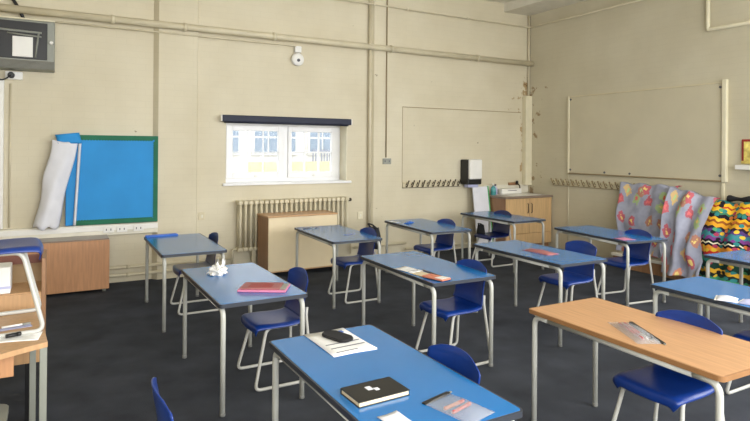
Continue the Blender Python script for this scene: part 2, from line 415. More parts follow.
# ------------------------------------------------------------------ wall services
def pipe(name, label, pts, r, m='pipe', clips=(), fil=.05, seg=12, cat='pipe'):
    o = thing(name, label, cat, pts[0]); b = Vector(pts[0])
    MB().tube([Vector(p)-b for p in pts], r, seg, fil).build('pipe_run', m, o)
    for c in clips:
        c = Vector(c)-b; MB().lathe([(r*1.25, -.02), (r*1.25, .02)], c, 'x', 16).build('collar', m, o)
    return o
pipe('water_pipe', 'thick cream horizontal pipe running the length of the back wall', [(XL, -.13, 3.235), (.06-.09, -.13, 3.235)], .045, clips=[(x, -.13, 3.235) for x in (-6.95, -6.1, -4.9, -3.0, -1.3)])
pipe('conduit', 'thin cream conduit on the back wall ending at the round bell', [(XL, -.085, 3.145), (-4.56, -.085, 3.145), (-4.56, -.03, 3.145)], .011)
pipe('conduit', 'thin cream conduit high on the back wall turning onto the right wall', [(XL, -.10, 3.90), (-.05, -.10, 3.90), (-.05, -4.8, 3.90)], .016, clips=[(x, -.10, 3.90) for x in (-3.3, -2.7, -1.5)])
pipe('conduit', 'vertical cream pipe in the left angle of the pilaster right of the window', [(-3.325, -.04, .3), (-3.325, -.04, ZC-.01)], .027)
pipe('conduit', 'thin vertical conduit down to the double socket on the pilaster', [(-3.055, -.085, 1.55), (-3.055, -.085, ZC-.01)], .009, 'hookcream')
pipe('conduit', 'cream conduit dropping down the right wall then turning right above the board', [(-.03, -3.31, ZC-.16), (-.03, -3.31, 3.29), (-.03, -4.85, 3.29)], .026, 'trim_cream', fil=.02)
pipe('conduit', 'thin pipe in the wall corner above the boxed casing', [(-.03, -.03, 2.67), (-.03, -.03, 4.12)], .02)
for n, z, lab in (('heating_pipe', .2, 'upper cream heating pipe along the foot of the back wall'), ('heating_pipe', .105, 'lower cream heating pipe along the foot of the back wall')):
    pipe(n, lab, [(XL, -.10, z), (-5.47, -.10, z)], .02, clips=[(x, -.10, z) for x in (-6.75, -5.75)])
pipe('heating_pipe', 'short cream pipe right of the radiator near the floor', [(-3.62, -.12, .2), (-2.7, -.12, .2)], .018)
pipe('heating_pipe', 'cream pipe low on the wall right of the second pilaster', [(-2.69, -.10, .1), (-1.15, -.10, .1), (-1.15, -.10, .001)], .018)

def plate(name, label, cat, c, w, h, face='b', parts='switch', m='white'):
    o = thing(name, label, cat, c)
    if face == 'b':
        MB().box(-w/2, w/2, -.015, 0, -h/2, h/2, .004).build('plate', m, o)
        if parts == 'socket':
            for s in (-.25, .25): MB().box(w*s-.006, w*s+.006, -.02, -.014, -.015, .015).build('outlet', 'ink', o)
        else: MB().box(-.012, .012, -.022, -.014, -.02, .02, .003).build(parts, 'white_dirty', o)
    return o
plate('double_socket', 'grey double socket plate on the pilaster right of the window', 'socket', (-3.035, -.07, 1.49), .15, .09, parts='socket', m='steel_grey')
plate('switch_box', 'small cream box beside the vertical pipe near the table ends', 'switch', (-3.46, 0, .66), .085, .11, m='trim_cream')
plate('junction_box', 'small cream box on the wall above the left blue table', 'switch', (-5.84, 0, .77), .08, .1, m='cream')
# bell
be = thing('alarm_bell', 'small round white bell with a box above it, hanging from the conduit', 'bell', (-4.512, 0, 2.96))
MB().lathe([(.07, 0), (.09, -.01), (.095, -.04), (.085, -.055), (.05, -.065), (.02, -.07)], (0, 0, 0), 'y', 28).build('dome', 'white', be)
MB().lathe([(.022, -.06), (.022, -.08)], (0, 0, -.015), 'y').build('striker', 'ink', be)
MB().box(-.05, .05, -.06, 0, .1, .19, .006).build('mount_box', 'white', be)
# radiator
rad = thing('radiator', 'cream column radiator under the window behind the pale cabinet', 'radiator', (-4.56, -.1, .28))
n = 23
for k in range(n):
    x = -.80+k*(1.60/(n-1)); s = MB()
    for y in (-.05, .05): s.tube([(x, y, .02), (x, y, .66)], .021, 8)
    s.box(x-.036, x+.036, -.075, .075, .0, .055, .015, 2).box(x-.033, x+.033, -.075, .075, .63, .685, .016, 2)
    s.build('section', 'pipe', rad)
for s in (-1, 1):
    MB().tube([(s*.83, 0, .03), (s*.89, 0, .03), (s*.89, .0, -.17)], .014, 10, .03).build('valve_pipe', 'pipe', rad)
MB().lathe([(.02, -.03), (.025, -.02), (.025, .03), (.012, .04)], (.86, 0, .64), 'x').build('air_valve', 'darkmetal', rad)
for x in (-.6, .6): MB().box(x-.03, x+.03, -.03, .03, -.279, .0, .004).build('bracket', 'pipe', rad)

# trunking along the left
tr = thing('cable_trunking', 'white skirting trunking with sockets across the back wall under the blue board', 'trunking', (-7.9, 0, .67))
MB().box(-1.5, 1.5, -.075, 0, -.07, .065, .006).build('duct', 'white_dirty', tr)
MB().box(-1.5, 1.5, -.083, -.074, -.012, .05, .004).build('lid', 'white', tr)
for x in (.93, 1.08, 1.27):
    p_ = MB().box(x-.06, x+.06, -.093, -.082, -.035, .04, .003).build('socket', 'white', tr)
    MB().box(x-.03, x-.02, -.096, -.092, -.01, .015).box(x+.02, x+.03, -.096, -.092, -.01, .015).build('outlet', 'ink', p_)
tag(MB().box(-8.16, -8.06, -.05, 0, .74, 2.45, .006).build('vertical_trunking', 'white'), 'white vertical trunking at the far left below the heater', 'trunking')
tag(MB().tube([(-8.0, -.012, .75), (-8.0, -.012, 2.4)], .01).build('thin_conduit', 'pipe'), 'thin cream vertical conduit beside the white trunking on the left', 'conduit')

# display board
db = thing('display_board', 'bright blue display board with a scalloped green border', 'display board', (-6.895, 0, 1.275))
MB().box(-.54, .43, -.0725, 0, -.53, .545).box(-.54, .485, -.09, -.072, -.53, .545, .004).build('board', 'board_blue', db)
bo = MB()
bo.box(-.42, .487, -.098, -.089, .50, .548).box(.445, .487, -.098, -.089, -.53, .50).box(-.45, .445, -.098, -.089, -.53, -.485)
for k in range(28): bo.lathe([(.018, -.097), (.018, -.0895)], (-.43+k*.031, 0, .502), 'y', 10); bo.lathe([(.018, -.097), (.018, -.0895)], (-.43+k*.031, 0, -.487), 'y', 10)
for k in range(31): bo.lathe([(.018, -.097), (.018, -.0895)], (.447, 0, -.47+k*.031), 'y', 10)
bo.build('scalloped_border', 'green', db)
# peeling paper roll: the backing paper has come off the left side and curls forward
P = []
for i in range(29):
    v = i/28; row = []
    for j in range(21):
        u = j/20
        xl = -.685-.175*v+.012*math.sin(v*11); xr = -.415-.20*v+.01*math.sin(v*8)
        x = xl+(xr-xl)*u
        y = -.10-(.035+.075*v)*math.sin(PI*u)**.7-.012*math.sin(u*10+v*6)*v
        z = .49-1.03*v+.035*(1-u)*v*math.sin(3*v)-.03*math.sin(u*PI)*(1-v)+.02*math.sin(u*13)*v**3
        row.append(Vector((x, y, z)))
    P.append(row)
MB().sheet(P, .003).build('peeling_paper', 'paper_grey', db)['label'] = 'pale grey underside of the torn backing paper'
MB().sheet([[Vector((-.655+.25*u+.03*v, -.10-.05*math.sin(PI*u)*(1-v)-.03*v, .545-.10*v+.03*u*(1-v))) for u in [k/8 for k in range(9)]] for v in [k/5 for k in range(6)]], .003).build('folded_corner', 'board_blue', db)
MB().sheet([[Vector((-.395-.05*v+.03*(u-.5), -.105-.02*math.sin(u*PI), .45-.98*v)) for u in [k/4 for k in range(5)]] for v in [k/12 for k in range(13)]], .002).build('torn_strip', 'paper_grey', db)

# heater unit upper left
ht = thing('wall_heater', 'grey wall heater unit with a dark glossy front at the upper left corner', 'heater', (-8.02, 0, 2.86))
MB().box(-.62, .46, -.28, 0, -.31, .24, .01).build('casing', 'steel_grey', ht)
f = MB().box(-.6, .385, -.292, -.278, -.2, .215, .004).build('dark_panel', 'black', ht)
g = MB()
for k in range(7): g.box(-.62, .455, -.30, -.279, -.305+k*.0135, -.297+k*.0135)
g.build('grille', 'steel_dk', ht)
MB().box(.05, .245, -.30, -.291, -.18, .045, .003).build('window_reflection', 'white', ht)  # white slab standing in for a window reflected in the glossy front
MB().tube([(-.6, -.30, .12), (.33, -.30, .1)], .012).build('element', 'steel_grey', ht)
MB().tube([(.0, -.30, .075), (.33, -.30, .055)], .009).tube([(.3, -.30, .1), (.27, -.30, -.18)], .01).build('element', 'steel_grey', ht)
MB().lathe([(.02, -.279), (.02, -.30), (.01, -.305)], (.425, 0, .0), 'y').build('knob', 'white', ht)
MB().box(-.62, .46, -.285, 0, .24, .258, .004).build('top_flange', 'trim_cream', ht)
jb = thing('junction_box', 'white socket box with a round black plug under the wall heater', 'socket', (-7.94, 0, 2.49))
MB().box(-.11, .06, -.07, 0, -.045, .045, .006).build('box', 'white', jb)
MB().lathe([(.035, -.069), (.035, -.1), (.025, -.11)], (-.05, 0, 0), 'y').build('plug', 'black', jb)
tag(MB().tube([(-7.99, -.105, 2.49), (-8.06, -.13, 2.42), (-8.2, -.12, 2.45), (-8.16, -.1, 2.55)], .008, 8, .05).build('cable', 'black'), 'black cable looping from the plug under the wall heater', 'cable')
tag(MB().tube([(-8.20, -.03, 3.62), (-7.95, -.05, 3.32), (-7.86, -.06, 3.11)], .018, 8, .1).build('cable', 'black'), 'thick black cable passing behind the pipe above the wall heater', 'cable')

# painted boards, hooks
nb = thing('painted_noticeboard', 'old noticeboard painted over in cream between the pilaster and the corner', 'noticeboard', (-1.47, 0, 1.75))
MB().box(-1.24, 1.26, -.012, 0, -.6, .6, .002).build('panel', 'wall_b', nb)
MB().box(-1.255, -1.243, -.02, 0, -.6, .61).box(-1.255, 1.27, -.018, 0, .6, .610).build('edge_strip', 'hookcream', nb)
def hooks(label, origin, L, n, along, m, group):
    o = thing('coat_rail', label, 'coat hooks', origin, 0, group)
    # local x along the rail, -y out of the wall
    MB().box(0, L, -.02, 0, -.045, .045, .004).build('rail', 'cream' if along == 'b' else 'trim_cream', o)
    MB().box(0, L, -.024, -.0, -.052, -.044).build('lower_edge', m, o)
    for k in range(n):
        x = .06+k*(L-.12)/(n-1)
        h = MB().tube([(x, -.02, -.02), (x, -.05, -.035), (x, -.075, .01), (x, -.10, .055), (x, -.105, .06)], .0085, 8, .02)
        h.tube([(x, -.02, .0), (x, -.045, .02), (x, -.05, .045)], .007, 8, .01).lathe([(.005, -.012), (.012, -.006), (.012, .006), (.005, .012)], (x, -.104, .064), 'z', 10)
        h.build('hook', m, o)
    if along == 'r': o.rotation_euler = (0, 0, -PI/2)
    return o
hooks('row of dark coat hooks on a cream rail left of the towel dispenser', (-2.71, -.012, 1.11), 1.14, 11, 'b', 'darkmetal', None)
hooks('row of cream coat hooks on the right wall below the big blank board', (0, -.60, 1.13), 1.95, 18, 'r', 'hookcream', None)
wb = thing('blank_wall_board', 'large blank cream-painted board framed by battens on the right wall', 'board', (0, -2.24, 1.94))
MB().box(-.025, 0, -1.28, 1.28, -.635, .635, .003).build('panel', 'board_paint', wb)
MB().box(-.035, 0, -1.31, 1.29, .625, .645, .003).build('top_batten', 'cream', wb)
MB().box(-.04, 0, -1.31, 1.29, -.65, -.63, .003).build('bottom_batten', 'hookcream', wb)
MB().box(-.04, 0, 1.255, 1.29, -.65, .645, .003).build('side_batten', 'trim_cream', wb)
MB().box(-.055, 0, -1.325, -1.27, -.65, .67, .004).build('side_batten', 'trim_cream', wb)
for y, z in ((1.23, .59), (1.23, -.58), (-1.235, .58), (-1.235, -.57), (.55, -.60), (.1, -.60)): MB().lathe([(.018, -.02), (.016, -.033)], (0, y, z), 'x', 12).build('screw', 'ink', wb)
tag(MB().box(-.025, 0, -3.525, -3.495, .3, 1.285).build('conduit', 'trim_cream'), 'cream vertical conduit continuing below the blank board to the draped cloths', 'conduit')
tag(MB().tube([(-.008, -.95, .02), (-.008, -.95, 1.285)], .01).build('conduit', 'board_paint'), 'thin cream vertical strip under the left end of the blank board', 'conduit')
pc = thing('framed_picture', 'small picture in a red frame at the right edge of the right wall', 'picture', (0, -3.93, 1.69))
MB().box(-.025, 0, -.19, .19, -.15, .15, .004).build('frame', 'redframe', pc); MB().box(-.03, -.02, -.16, .16, -.12, .12).build('print', 'picture', pc)
MB().box(-.035, -.0, -.19, .19, -.155, -.12, .003).build('yellow_edge', 'picture', pc)
ty = thing('wall_tray', 'narrow grey tray under the red-framed picture', 'tray', (0, -3.93, 1.475))
MB().box(-.12, 0, -.23, .215, -.012, 0, .003).build('shelf', 'steel_grey', ty); MB().box(-.125, -.115, -.23, .215, -.012, .045, .003).build('lip', 'white', ty)

# towel dispenser
td = thing('towel_dispenser', 'white and black paper towel dispenser on the back wall', 'dispenser', (-1.41, -.012, 1.295))
MB().box(-.15, .15, -.21, 0, -.2, .22, .02, 3).build('back_case', 'black', td)
MB().box(-.135, .13, -.25, -.12, -.11, .225, .025, 3).build('front_cover', 'white', td)
MB().box(-.11, .11, -.17, -.06, -.25, -.19, .005).build('paper_towel', 'lilac', td)

# sink cupboard
sk = thing('sink_cupboard', 'light oak sink cupboard with two doors in the far right corner', 'cupboard', (-.53, -.31, 0))
MB().box(-.53, .51, -.27, .30, .08, .87, .003).build('carcass', 'wood_dk', sk)
MB().box(-.51, .49, -.24, .28, 0, .08).build('plinth', 'wood_dk', sk)
MB().box(-.55, .525, -.305, .305, .87, .905, .006).build('worktop', 'cab_top', sk)
for s in (-1, 1):
    x0, x1 = (-.525, -.015) if s < 0 else (-.009, .505)
    d = MB().box(x0, x1, -.29, -.271, .28, .865, .003).build('door', 'oak', sk)
    xh = -.055 if s < 0 else .03
    MB().tube([(xh, -.291, .62), (xh, -.315, .63), (xh, -.315, .77), (xh, -.291, .78)], .006, 8, .01).build('handle', 'darkmetal', d)
MB().box(-.525, .505, -.29, -.271, .09, .275, .003).build('drawer_front', 'oak', sk)
MB().box(-.3, .36, -.2, .22, .896, .911, .004).build('basin', 'white', sk)
tag(MB().box(-1.05, -.005, -.012, 0, .915, 1.06, .003).build('splashback', 'white_dirty'), 'off-white splashback panel behind the sink cupboard', 'splashback')
tp = thing('tap', 'dark brown tap on the wall above the sink', 'tap', (-.33, -.012, 1.07))
MB().tube([(0, 0, 0), (0, -.1, .0), (0, -.13, -.03), (0, -.13, -.07)], .012, 10, .03).build('spout', 'darkmetal', tp)
MB().box(-.16, .06, -.03, 0, -.02, .03, .004).build('back_bar', 'wood_dk', tp); MB().lathe([(.02, 0), (.025, .02), (.02, .05)], (.0, -.06, .01)).build('handle', 'black', tp)
bx = thing('paper_towel_pack', 'white paper pack lying behind the sink basin', 'box', (-.52, -.11, .911)); MB().box(-.24, .22, -.05, .05, 0, .09, .008).build('pack', 'white', bx); MB().box(-.1, .1, -.052, -.049, .05, .06).build('slot', 'ink', bx)
bt = thing('soap_bottle', 'blue-green soap bottle on the left end of the sink worktop', 'bottle', (-.99, -.2, .905))
MB().lathe([(.04, 0), (.045, .01), (.045, .11), (.03, .14), (.014, .15), (.014, .165)]).build('body', 'soap', bt); MB().lathe([(.018, .165), (.018, .185)]).tube([(0, 0, .18), (0, 0, .2), (-.04, 0, .2)], .006, 8, .01).build('pump', 'white', bt)
MB().lathe([(.0455, .03), (.0455, .08)]).build('bottle_label', 'teal', bt)
bt2 = thing('spray_bottle', 'grey-capped bottle behind the blue-green soap bottle', 'bottle', (-.88, -.12, .905))
MB().lathe([(.035, 0), (.04, .01), (.04, .1), (.016, .14), (.016, .15)]).build('body', 'lilac', bt2); MB().lathe([(.02, .15), (.02, .18)]).build('cap', 'ink', bt2)
# leaning board
lb = thing('leaning_board', 'pale grey board with a green edge leaning against the sink cupboard', 'board', (-1.26, -.33, 0))
R3 = Matrix.Rotation(math.radians(-9), 3, 'X')
MB().obox((0, .085, .53), (.16, .012, .53), R3, .003).build('sheet', 'paper_grey', lb)
MB().obox((.168, .085, .53), (.008, .022, .533), R3, .002).build('edge', 'greenedge', lb)

# ------------------------------------------------------------------ cabinets
c1 = thing('low_cupboard', 'low orange-brown wooden cupboard against the wall under the blue board', 'cupboard', (-7.785, -.245, 0))
MB().box(-.8, .8, -.17, .11, .045, .585, .003).build('carcass', 'wood_dk', c1); MB().box(-.8, .8, -.165, .165, .585, .615, .004).build('top', 'cab_top', c1)
MB().box(-.8, .8, -.20, -.166, .035, .602, .004).build('back_panel', 'wood_or', c1)
for x in (-.75, .75):
    for y in (-.15, .12): MB().lathe([(.022, 0), (.022, .046)], (x, y, 0)).build('foot', 'steel_grey', c1)
c2 = thing('pale_cupboard', 'pale cream cupboard with wood sides standing in front of the radiator', 'cupboard', (-4.64, -.41, 0), math.radians(2))
MB().box(-.50, .50, -.20, .20, .07, .775, .003).build('carcass', 'wood_dk', c2); MB().box(-.508, .508, -.218, .205, .775, .797, .004).build('top', 'wood_pale', c2)
MB().box(-.498, .498, -.213, -.199, .075, .773, .003).build('back_panel', 'cab_pale', c2)
MB().box(-.505, .505, -.216, -.2, .062, .078).build('base_edge', 'wood_pale', c2)
for x in (-.45, .45):
    for y in (-.15, .15): MB().lathe([(.022, .0), (.022, .071)], (x, y, 0)).build('caster', 'black', c2)

# ------------------------------------------------------------------ tables
TW, TL, TH = .6, 1.2, .71
def make_table(label, wood=False):
    o = thing('school_table', label, 'table', group='classroom tables')
    a, b = TW/2, TL/2; e = .009
    top = MB().prism(rrect(-a+e, a-e, -b+e, b-e, .018), TH-.02, TH, .0015).build('tabletop', 'top_wood' if wood else 'top_blue', o)
    MB().ring(rrect(-a, a, -b, b, .026), rrect(-a+e, a-e, -b+e, b-e, .018), TH-.025, TH-.001).build('edge_band', 'edge_wood' if wood else 'edge', top)
    ix, iy = a-.032, b-.032; zr = TH-.044; r = .0165
    for sx in (-1, 1):
        for sy in (-1, 1):
            l = MB().tube([(sx*ix, sy*iy, .012), (sx*ix, sy*iy, zr), (sx*ix, sy*(iy-.12), zr)], r, 12, .06).build('leg', 'leg', o)
            MB().lathe([(r*.9, 0), (r*1.12, .003), (r*1.12, .022)], (sx*ix, sy*iy, 0), 'z', 14).build('foot_cap', 'foot', l)
        MB().tube([(sx*ix, -(iy-.115), zr), (sx*ix, iy-.115, zr)], r, 12).build('side_rail', 'leg', o)
    for sy in (-1, 1):
        MB().box(-ix, ix, sy*(iy-.12)-.012, sy*(iy-.12)+.012, zr-.012, zr+.016, .002).build('cross_rail', 'leg', o)
    return o
TAB = [  # BL corner x,y (far left), rotation, label
 ('T1', -6.699, -1.113, 0, 'blue table nearest the display board, with a blue ruler on its far edge'),
 ('T2', -6.659, -2.995, .7, 'blue table with the crumpled white tissue and pink pencil case'),
 ('T3', -4.978, -1.143, -1.5, 'blue table in front of the pale cupboard and radiator'),
 ('T4', -3.637, -1.036, -2.4, 'blue table under the dark coat hooks of the back wall'),
 ('T5', -6.593, -4.966, .4, 'closest blue table, holding the worksheet and the black book'),
 ('T6', -5.115, -3.141, -1., 'blue table in the middle with loose papers and an orange packet near its left end'),
 ('T7', -3.763, -3.084, -.5, 'blue table holding only the pink-brown pencil case'),
 ('T8', -2.038, -2.551, -7., 'blue table beside the lilac printed cloth, with a pink paper at its end'),
 ('T9', -2.111, -.724, .3, 'bare blue table in front of the sink cupboard'),
 ('T10', -3.719, -5.072, -1.1, 'bright blue table behind the wooden one, with silvery packets on it'),
 ('T11', -2.19, -4.554, -1.5, 'bare blue table at the right edge beside the multicoloured cloth'),
 ('T12', -4.985, -5.138, -1., 'beech wood-topped table at the front right with a clear pencil case'),
]
proto = make_table('x'); wood_t = make_table('x', True); first = True
TM = {}
for k, x, y, th, lab in TAB:
    if k == 'T12': o = wood_t
    elif first: o = proto; first = False
    else: o = copy_tree(proto)
    th = math.radians(th); o['label'] = lab
    hx, hy = TW/2, -TL/2
    o.location = (x+hx*math.cos(th)-hy*math.sin(th), y+hx*math.sin(th)+hy*math.cos(th), 0); o.rotation_euler = (0, 0, th)
    TM[k] = o

# ------------------------------------------------------------------ chairs (front towards -x)
def shell(rows, n=25, lip=0.):
    out = []
    for (x, z, hw, cv, rise) in rows:
        r = []
        for j in range(n):
            t = -1+2*j/(n-1)
            r.append(Vector((x-cv*t*t, hw*t, z+rise*t*t-lip*max(0, (abs(t)-.8)/.2)**2)))
        out.append(r)
    return out
def interp(keys, n):
    out = []
    m = len(keys)-1
    for i in range(n):
        f = i/(n-1)*m; k = min(m-1, int(f)); t = f-k
        p0, p1, p2, p3 = keys[max(0, k-1)], keys[k], keys[k+1], keys[min(m, k+2)]
        out.append(tuple(.5*(2*b+(c-a)*t+(2*a-5*b+4*c-d)*t*t+(3*b-a-3*c+d)*t**3) for a, b, c, d in zip(p0, p1, p2, p3)))
    return out
def make_chair(m='chair'):
    o = thing('school_chair', 'x', 'chair', group='moulded plastic school chairs')
    seat = interp([(-.222, .388, .165, -.02, .0), (-.222, .415, .188, -.016, .0), (-.2, .432, .2, -.01, .002), (-.1, .43, .205, 0, .008), (.02, .422, .2, 0, .014), (.10, .425, .195, .004, .016), (.145, .447, .19, .012, .004)], 22)
    back = interp([(.145, .447, .19, .012, .0), (.165, .49, .183, .02, .004), (.178, .56, .180, .026, 0), (.19, .65, .19, .03, 0), (.203, .72, .196, .032, -.006), (.206, .748, .188, .032, -.014), (.21, .766, .165, .03, -.02), (.212, .775, .12, .02, -.012)], 24)
    MB().sheet(shell(seat, lip=.022), .006, False).build('seat', m, o)
    MB().sheet(shell(back), .006, False).build('backrest', m, o)
    for s in (-1, 1):
        y0, y1 = s*.165, s*.222
        MB().tube([(.10, y0, .412), (-.13, y0, .412), (-.228, y1, .0115), (.20, y1, .0115), (.172, s*.16, .46), (.182, s*.15, .52)], .0115, 10, .045).build('leg_frame', 'tube', o)
    for x in (-.08, .07): MB().tube([(x, -.165, .409), (x, .165, .409)], .009, 8).build('cross_bar', 'tube', o)
    return o
CH = [
 ('C1', -6.235, -1.60, 0, .0, 'chair_dark', 'dark navy chair tucked under the table by the display board'),
 ('C2', -6.10, -3.70, 0, .0, 'chair', 'blue chair tucked in at the table with the crumpled tissue'),
 ('C3', -4.57, -1.99, 0, .0, 'chair', 'blue chair with a black bag behind its back, at the table by the pale cupboard'),
 ('C4', -3.25, -1.70, 0, .0, 'chair', 'blue chair at the table under the dark coat hooks'),
 ('C5', -6.12, -5.66, 0, .0, 'chair', 'blue chair of which only the top shows past the table with the black book'),
 ('C6', -4.715, -4.04, 0, .0, 'chair', 'blue chair at the middle table with papers and the orange packet'),
 ('C7', -3.10, -3.76, 0, .0, 'chair', 'blue chair pulled out from the table holding the pink-brown pencil case'),
 ('C8', -1.83, -3.46, -7, .0, 'chair', 'blue chair in front of the lilac printed cloths at the pink paper table'),
 ('C9', -1.87, -1.23, 0, .0, 'chair_dark', 'navy chair in front of the sink cupboard doors'),
 ('C10', -3.25, -5.72, 0, .0, 'chair', 'blue chair at the right edge under the bright blue table with silvery packets'),
 ('C12', -4.59, -5.81, 0, .0, 'chair', 'blue chair tucked under the beech wood-topped table'),
 ('C13', -7.0, -5.44, 180, .0, 'chair', 'blue chair standing alone at the bottom left, seen edge-on'),
 ('C14', -7.825, -4.15, 183, .73, 'chair', 'blue chair standing on top of the wooden desk'),
]
cp = {}
for k, x, y, rz, z, m, lab in CH:
    if m not in cp: o = cp[m] = make_chair(m)
    else: o = copy_tree(cp[m])
    o.location = (x, y, z); o.rotation_euler = (0, 0, math.radians(rz)); o['label'] = lab

# bags
def bag(label, loc, rz, s=1.):
    o = thing('bag', label, 'bag', loc, rz)
    P = [[Vector(((.05+.035*math.sin(PI*v))*math.cos(a)*s*(1-.25*v), .13*s*math.sin(a)*(1-.3*v), .24*s*v+.006*math.sin(a*5))) for a in [2*PI*k/20 for k in range(20)]] for v in [i/8 for i in range(9)]]
    b = MB(); rings = [[b.bm.verts.new(p) for p in r] for r in P]
    for a, c in zip(rings, rings[1:]):
        for j in range(20): b.sm.add(b.bm.faces.new((a[j], a[(j+1) % 20], c[(j+1) % 20], c[j])))
    b.bm.faces.new(rings[0][::-1]); b.bm.faces.new(rings[-1]); b.build('pouch', 'black_soft', o)
    MB().tube([(0, -.06*s, .235*s), (-.05, -.05*s, .28*s), (-.05, .05*s, .28*s), (0, .06*s, .235*s)], .009, 8, .03).build('strap', 'black_soft', o)
    return o
bag('black bag hanging behind the blue chair near the second pilaster', (-4.295, -1.93, .53), .1)
bag('small black bag slumped on the front of the navy chair by the sink', (-2.03, -1.13, .438), .4, .55)

# ------------------------------------------------------------------ desk and bookcase at the left
dk = thing('teacher_desk', 'wooden desk with a wavy front edge at the left side, a chair on top', 'desk', (-8.2, -4.2, 0))
pts = [(.585, .33), (.632, -.334), (.54, -.375), (.44, -.43), (.32, -.51), (.15, -.60), (-.1, -.66), (-.4, -.67), (-.7, -.62), (-.7, .33)]
tp_ = MB().prism(pts[::-1], .705, .73, .002).build('desktop', 'wood_pale', dk)
MB().box(-.66, .49, -.315, -.297, .58, .704, .002).build('modesty_panel', 'wood_or', dk)
MB().box(-.66, .575, .285, .30, .60, .704).build('rear_rail', 'wood_or', dk)
for x, y, h in ((.614, -.325, .016), (.553, .27, .016), (-.66, -.30, .016), (-.66, .27, .016)):
    MB().box(x-h, x+h, y-h, y+h, 0, .705, .003).build('leg', 'steel_grey', dk)
bc = thing('bookcase', 'low beech bookcase with an open top bay behind the wooden desk', 'bookcase', (-8.12, -3.5, 0))
MB().box(-.52, .52, .13, .145, .36, .97).build('back', 'tan', bc)
for s in (-1, 1): MB().box(s*.52-.011, s*.52+.011, -.2, .15, .36, 1.0, .002).build('side_panel', 'wood_dk', bc)
MB().box(-.51, .51, -.18, .128, .775, .795).build('shelf', 'wood_pale', bc); MB().box(-.51, .51, -.18, .128, .37, .39).build('shelf', 'wood_pale', bc)
MB().box(-.508, .508, -.2, -.183, .365, .79, .002).build('front_panel', 'wood_pale', bc)
MB().box(-.51, .51, .112, .13, .92, .975).build('red_strip', 'redbrown', bc)
for x in (-.47, .44):
    for y in (-.15, .1): MB().box(x-.015, x+.015, y-.015, y+.015, 0, .37).build('leg', 'black', bc)
pb = thing('paper_stack', 'white stack of paper standing in the open bay of the bookcase', 'paper', (-7.775, -3.57, .796))
MB().box(-.3, .0, -.1, .08, 0, .16, .004).build('ream', 'paper', pb); MB().box(-.302, .002, -.102, -.099, .03, .045).build('band', 'lilac', pb)
def paper(label, cx, cy, z, w, h, rz, m='paper', name='paper_sheet', lines=0, cat='paper'):
    o = thing(name, label, cat, (cx, cy, z), math.radians(rz))
    P = [[Vector((-w/2+w*u, -h/2+h*v, .0025+.002*math.sin(u*4+v*3))) for u in [k/6 for k in range(7)]] for v in [k/6 for k in range(7)]]
    MB().sheet(P, .0012).build('sheet', m, o)
    if lines:
        b = MB()
        for i in range(lines):
            y = -h/2+h*(.1+.16*i); b.box(-w*.42, w*(.42 if i % 3 else .1), y-.004, y+.004, .0042, .0052)
        b.build('printed_lines', 'ink', o)
    return o
paper('white paper lying at the corner of the wooden desk under the chair', -7.72, -4.40, .73, .24, .13, -8)
paper('pale lilac paper further back on the wooden desk under the chair', -7.77, -4.22, .73, .25, .06, 14, 'lilac')
def pen(label, a, b, z, r, m, cap, group=None, name='pen', cat='pen'):
    a = Vector((a[0], a[1], z+r)); b = Vector((b[0], b[1], z+r)); d = (b-a)
    o = thing(name, label, cat, a, math.atan2(d.y, d.x), group); L = d.length
    MB().tube([(0, 0, 0), (L*.72, 0, 0)], r*.9, 8).build('barrel', m, o)
    MB().tube([(L*.7, 0, 0), (L*.95, 0, 0), (L, 0, 0)], [r, r, r*.5], 8).build('cap', cap, o)
    return o
pen('thick black marker pen on the white paper on the wooden desk', (-7.75, -4.405), (-7.685, -4.385), .7355, .011, 'black', 'black', name='marker_pen')
pen('white pen lying on the lilac paper on the wooden desk', (-7.78, -4.215), (-7.65, -4.19), .7355, .006, 'white', 'steel_grey')
st = thing('stool', 'grey plastic stool under the wooden desk at the bottom left corner', 'stool', (-7.93, -4.68, 0))
MB().prism(rrect(-.2, .2, -.22, .25, .05), .40, .43, .008).build('seat', 'steel_grey', st)
for sx in (-1, 1):
    for sy in (-1, 1): MB().tube([(sx*.17, sy*.18, 0), (sx*.15, sy*.16, .405)], .013).build('leg', 'steel_grey', st)

# ------------------------------------------------------------------ things on the tables
Z = TH+.0002
def pouch(label, c, w, d, rz, h=.022, pens=(), film='film', zipm='black', name='pencil_case'):
    o = thing(name, label, 'pencil case', (c[0], c[1], Z), math.radians(rz))
    n, m_ = 12, 8; b = MB(); top = []
    for i in range(m_+1):
        v = i/m_; row = []
        for j in range(n+1):
            u = j/n; e = (math.sin(PI*u)*math.sin(PI*v))**.6 if 0 < u < 1 and 0 < v < 1 else 0
            row.append(Vector((-w/2+w*u, -d/2+d*v, .002+h*e*(1+.25*noise.noise(Vector((u*4, v*4, c[0])))))))
        top.append(row)
    b.sheet(top, .001, False).build('sleeve', film, o)
    MB().box(-w/2, w/2, d/2-.016, d/2+.004, .0, .006, .001).build('zip', zipm, o)
    MB().box(w/2-.004, w/2+.016, d/2-.01, d/2-.002, .001, .004).build('zip_pull', 'steel_grey', o)
    R = Matrix.Rotation(math.radians(rz), 2)
    for i, (mm, cc, off, lab) in enumerate(pens):
        a = R @ Vector((-w*.38, off)); e = R @ Vector((w*.36, off*.8))
        pen(lab, (c[0]+a.x, c[1]+a.y), (c[0]+e.x, c[1]+e.y), Z+.0012, .0075, mm, cc, name='pencil', cat='pencil')
    return o
pouch('clear zip pencil case with red pens on the beech wood-topped table', (-4.81, -5.76), .36, .14, 242, pens=(('red', 'red', -.02, 'red pen inside the clear case on the wooden table, nearest the front edge'), ('red', 'white', .01, 'red pen with white cap inside the clear case on the wooden table'), ('ink', 'black', .04, 'dark pencil inside the clear case on the wooden table')))
